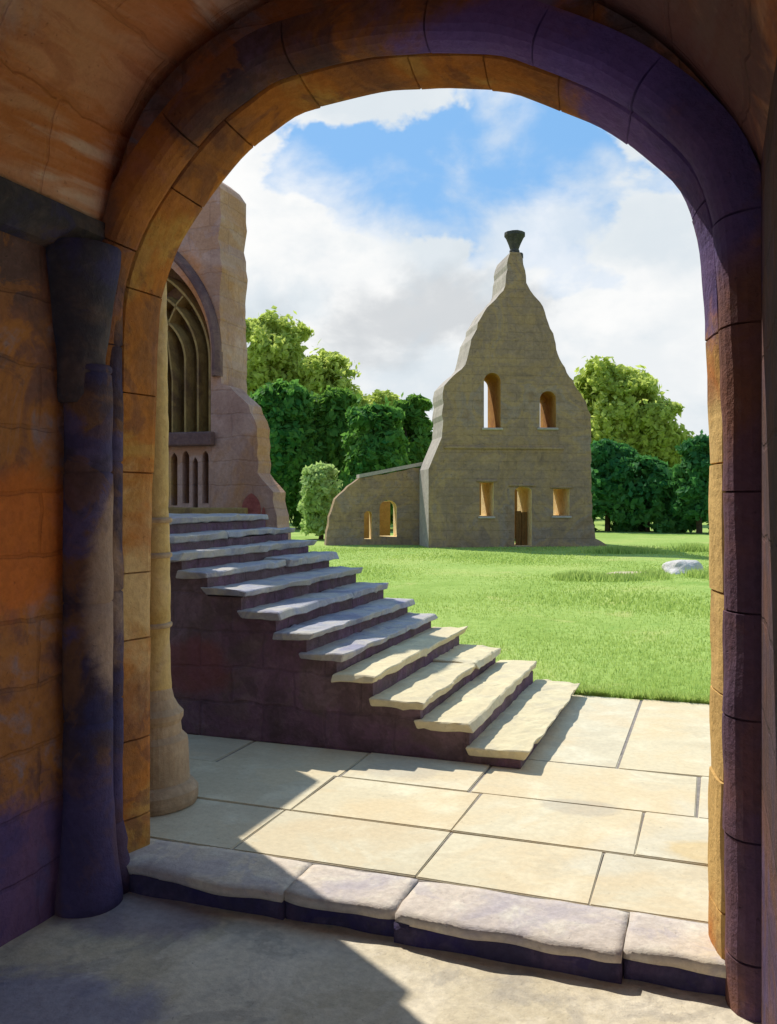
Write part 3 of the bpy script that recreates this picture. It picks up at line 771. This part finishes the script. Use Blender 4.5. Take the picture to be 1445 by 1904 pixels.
for p, q in zip(cpt, cpt[1:]):
    vs = [bm.verts.new((c.x, yy, c.y+dz)) for c in (p, q) for yy in (AD-.05, AD+.95) for dz in (0.01, .14)]
    for f in [(0,1,3,2),(4,6,7,5),(0,4,5,1),(2,3,7,6),(0,2,6,4),(1,5,7,3)]: bm.faces.new([vs[i] for i in f])
obj('coping', bm, M['chapel_pale'], chap)
bm = slab([Vector((-2.6, 0)), Vector((-.6, 0)), Vector((-.6, 1.6)), Vector((-2.5, 1.5))], [], AD+3.2, AD+3.8); obj('back_wall', bm, M['chapel_inner'], chap)

# ------------------------------------------------------------------ stones on the lawn
def ground_pt(px, py, z=0.03):
    d = F*(H-z)/(py-HZ); return Vector(((px-CX)/F*d, d, 0))
def rock(name, label, cat, px, py, sx, sy, sz, mat, seed, flat=0.0):
    bm = bmesh.new(); bmesh.ops.create_icosphere(bm, subdivisions=4, radius=1)
    for q in bm.verts:
        n = mn.noise(q.co*1.3+Vector((seed, 0, 0)))*.28 + mn.noise(q.co*3.4+Vector((seed, 3, 0)))*.05
        q.co *= 1+n
        q.co = Vector((q.co.x*sx, q.co.y*sy, max(-.3, min(q.co.z, 1-flat+.06*n))*sz))
    o = obj(name, bm, mat, None, (0, 0, 0)); o.location = ground_pt(px, py); o.rotation_euler = (0, 0, seed*.4)
    return tag(o, label, cat)
rock('boulder', 'pale grey boulder lying on the lawn near the right jamb', 'boulder', 1270, 1064, .42, .45, .36, M['boulder'], 2)
rock('flat_stone', 'low flat buff stone in the grass left of the pale boulder', 'stone', 1182, 1067, .62, .3, .12, M['slabstone'], 0, .5)

# ------------------------------------------------------------------ trees and bushes
def leaves(name, lobes, n, size, mat, parent, seed, gapth=.2, gsc=.5):
    rnd = random.Random(seed); V = []; Fc = []
    ws = [l[3]*l[4]+l[4]*l[5]+l[3]*l[5] for l in lobes]
    made = 0
    while made < n:
        x, y, z, rx, ry, rz = rnd.choices(lobes, ws)[0]
        dr = Vector((rnd.gauss(0, 1), rnd.gauss(0, 1), rnd.gauss(0, 1))).normalized()
        if dr.z < -.6: continue
        k = 1-.5*rnd.random()**1.6 + abs(rnd.gauss(0, .06))
        k *= 1+.30*mn.noise(dr*2.2+Vector((x, y, z)))+.26*mn.noise(dr*5+Vector((z, x, y)))+.12*mn.noise(dr*11+Vector((y, x, z)))
        p = Vector((x+dr.x*rx*k, y+dr.y*ry*k, z+dr.z*rz*k))
        if mn.noise(p*gsc+Vector((seed, seed*2, 0))) > gapth and rnd.random() < .93: continue
        if mn.noise(p*gsc*3+Vector((seed, 0, seed))) > gapth-.02 and rnd.random() < .9: continue
        s = size*rnd.uniform(.4, 1.45)
        nrm = (dr+Vector((rnd.uniform(-1, 1), rnd.uniform(-1, 1), rnd.uniform(-1, 1)))*.9).normalized()
        a = nrm.orthogonal().normalized(); b = nrm.cross(a)
        ang = rnd.uniform(0, 6.28); a, b = a*math.cos(ang)+b*math.sin(ang), b*math.cos(ang)-a*math.sin(ang)
        k0 = len(V)
        V += [p-a*s, p-b*s*.55+nrm*s*.1, p+a*s, p+b*s*.55+nrm*s*.1]; Fc.append((k0, k0+1, k0+2, k0+3)); made += 1
    me = bpy.data.meshes.new(name); me.from_pydata([tuple(v) for v in V], [], Fc)
    return link(name, me, mat, parent)

def trunk(parent, h, r, lobes, seed):
    bm = bmesh.new(); rnd = random.Random(seed)
    def limb(a, b, r0, r1, n=6):
        a, b = Vector(a), Vector(b); ax = (b-a).normalized(); o = ax.orthogonal().normalized(); p = ax.cross(o); rings = []
        for i in range(n+1):
            tt = i/n; c = a.lerp(b, tt)+Vector((mn.noise(Vector((tt*3, seed, 0))), mn.noise(Vector((tt*3, 0, seed))), 0))*.12*(b-a).length*math.sin(tt*3.14)
            rr = r0+(r1-r0)*tt
            rings.append([bm.verts.new(c+o*rr*math.cos(q*6.283/8)+p*rr*math.sin(q*6.283/8)) for q in range(8)])
        for A, B in zip(rings, rings[1:]):
            for q in range(8): bm.faces.new((A[q], A[(q+1) % 8], B[(q+1) % 8], B[q]))
        bm.faces.new(rings[-1])
    limb((0, 0, -.1), (0, 0, h), r, r*.6)
    for l in lobes: limb((0, 0, h*.75), (l[0], l[1], l[2]), r*.5, r*.12)
    return obj('trunk', bm, M['bark'], parent, smooth=True)

def tree(name, label, px, top, base_d, halfw, mat, n, size, seed, group=None, cat='tree', low=.25, gap=.22, nl=9, shape=1.0):
    """crown whose top meets sight row top and whose half width is halfw px at distance base_d"""
    sc = base_d/F
    hgt = H+(HZ-top)*sc; rw = halfw*sc
    x = (px-CX)*sc
    root = empty(name, (x, base_d, 0), 0, label, cat, group)
    rnd = random.Random(seed)
    z0 = hgt*low; lobes = []
    ch = hgt-z0
    lobes.append((0, 0, z0+ch*.46, rw*.72, rw*.7, ch*.46))
    nl = 13
    for i in range(nl):
        a = 6.283*i*.382*1.0+rnd.uniform(-.5, .5); lv = min(.86, max(.05, (i+.5)/nl*.9+rnd.uniform(-.1, .1))); rr = rw*(.70*(1-max(0, lv-.3)*.85*shape))*rnd.uniform(.75, 1.15)
        s = rw*rnd.uniform(.2, .42)
        lobes.append((math.cos(a)*rr, math.sin(a)*rr*.8, z0+ch*lv, s*rnd.uniform(1, 1.35), s, s*rnd.uniform(.6, .95)*min(1.2, ch/rw/1.4)))
    for q in (-.35, .05, .3):
        s = rw*rnd.uniform(.26, .38); lobes.append((rw*q, rw*rnd.uniform(-.2, .2), hgt-s*.72-abs(q)*rw*rnd.uniform(.2, .6), s*1.2, s, s*.75))
    trunk(root, hgt*.45, .035*hgt, lobes[1::2], seed)
    leaves('crown', lobes, n, size, mat, root, seed, gap)
    return root

g1 = 'light green trees behind the dark row'
tree('lime_tree', 'tallest light green tree, beside the edge of the tall pink ruin', 505, 582, 62, 95, M['leaf_light'], 28500, 0.24, 1, g1, gap=.20)
tree('lime_tree', 'light green tree above the middle of the dark row left of the chapel', 610, 655, 60, 75, M['leaf_light'], 19000, 0.23, 2, g1, gap=.18)
tree('lime_tree', 'lowest light green tree top, nearest the left side of the chapel', 705, 728, 60, 62, M['leaf_light'], 13300, 0.22, 3, g1, gap=.2)
tree('lime_tree', 'broad light green tree showing behind the right slope of the gable', 1150, 682, 58, 110, M['leaf_light'], 28500, 0.23, 4, g1, gap=.17)
tree('lime_tree', 'smaller light green tree at the right end, behind the dark trees', 1232, 748, 56, 48, M['leaf_light'], 11400, 0.22, 14, g1, gap=.16)
g2 = 'dark green trees in a row across the lawn'
tree('dark_tree', 'dark green tree against the broken end of the pink ruin', 524, 712, 49, 82, M['leaf_dark'], 17100, 0.22, 5, g2, low=.03, gap=.34)
tree('dark_tree', 'dark green tree in the middle of the row, above the pale bush', 622, 726, 50, 62, M['leaf_mid'], 17100, 0.22, 6, g2, low=.03, gap=.34)
tree('dark_tree', 'dark green tree behind the low chapel wall, left of the tall gable', 698, 752, 47, 74, M['leaf_dark'], 17100, 0.22, 7, g2, low=.03, gap=.34)
tree('dark_tree', 'dark green tree touching the left edge of the gable', 768, 738, 50, 48, M['leaf_mid'], 15200, 0.22, 8, g2, low=.03, gap=.34)
g3 = 'dark green trees right of the chapel'
tree('dark_tree', 'deep green rounded tree against the right wall of the chapel', 1130, 822, 46, 70, M['leaf_pine'], 17100, 0.19, 9, g3, low=.0, gap=.36)
tree('dark_tree', 'deep green low tree midway between the chapel and the right jamb', 1205, 852, 45, 66, M['leaf_pine'], 15200, 0.19, 10, g3, low=.0, gap=.36)
tree('dark_tree', 'pointed deep green tree beside the right jamb of the arch', 1300, 812, 43, 55, M['leaf_pine'], 17100, 0.18, 11, g3, low=.0, gap=.36, shape=1.3)
tree('bush', 'pale green rounded bush at the left end of the low chapel wall', 596, 862, 37, 46, M['leaf_bush'], 7000, .12, 12, None, 'bush', low=.0, gap=.4)

def woods():
    lob = [];
    rr = random.Random(31)
    for i in range(46):
        x = -26+i*1.45; lob.append((x, 70+rr.uniform(-2, 2), rr.uniform(1.0, 2.2), rr.uniform(1.6, 2.6), 2, rr.uniform(2.0, 3.0)))
    o = leaves('woods', lob, 16000, .34, M['leaf_pine'], None, 8, .5)
    tag(o, 'low dark woodland far beyond the lawn', 'woods', kind='stuff')
woods()
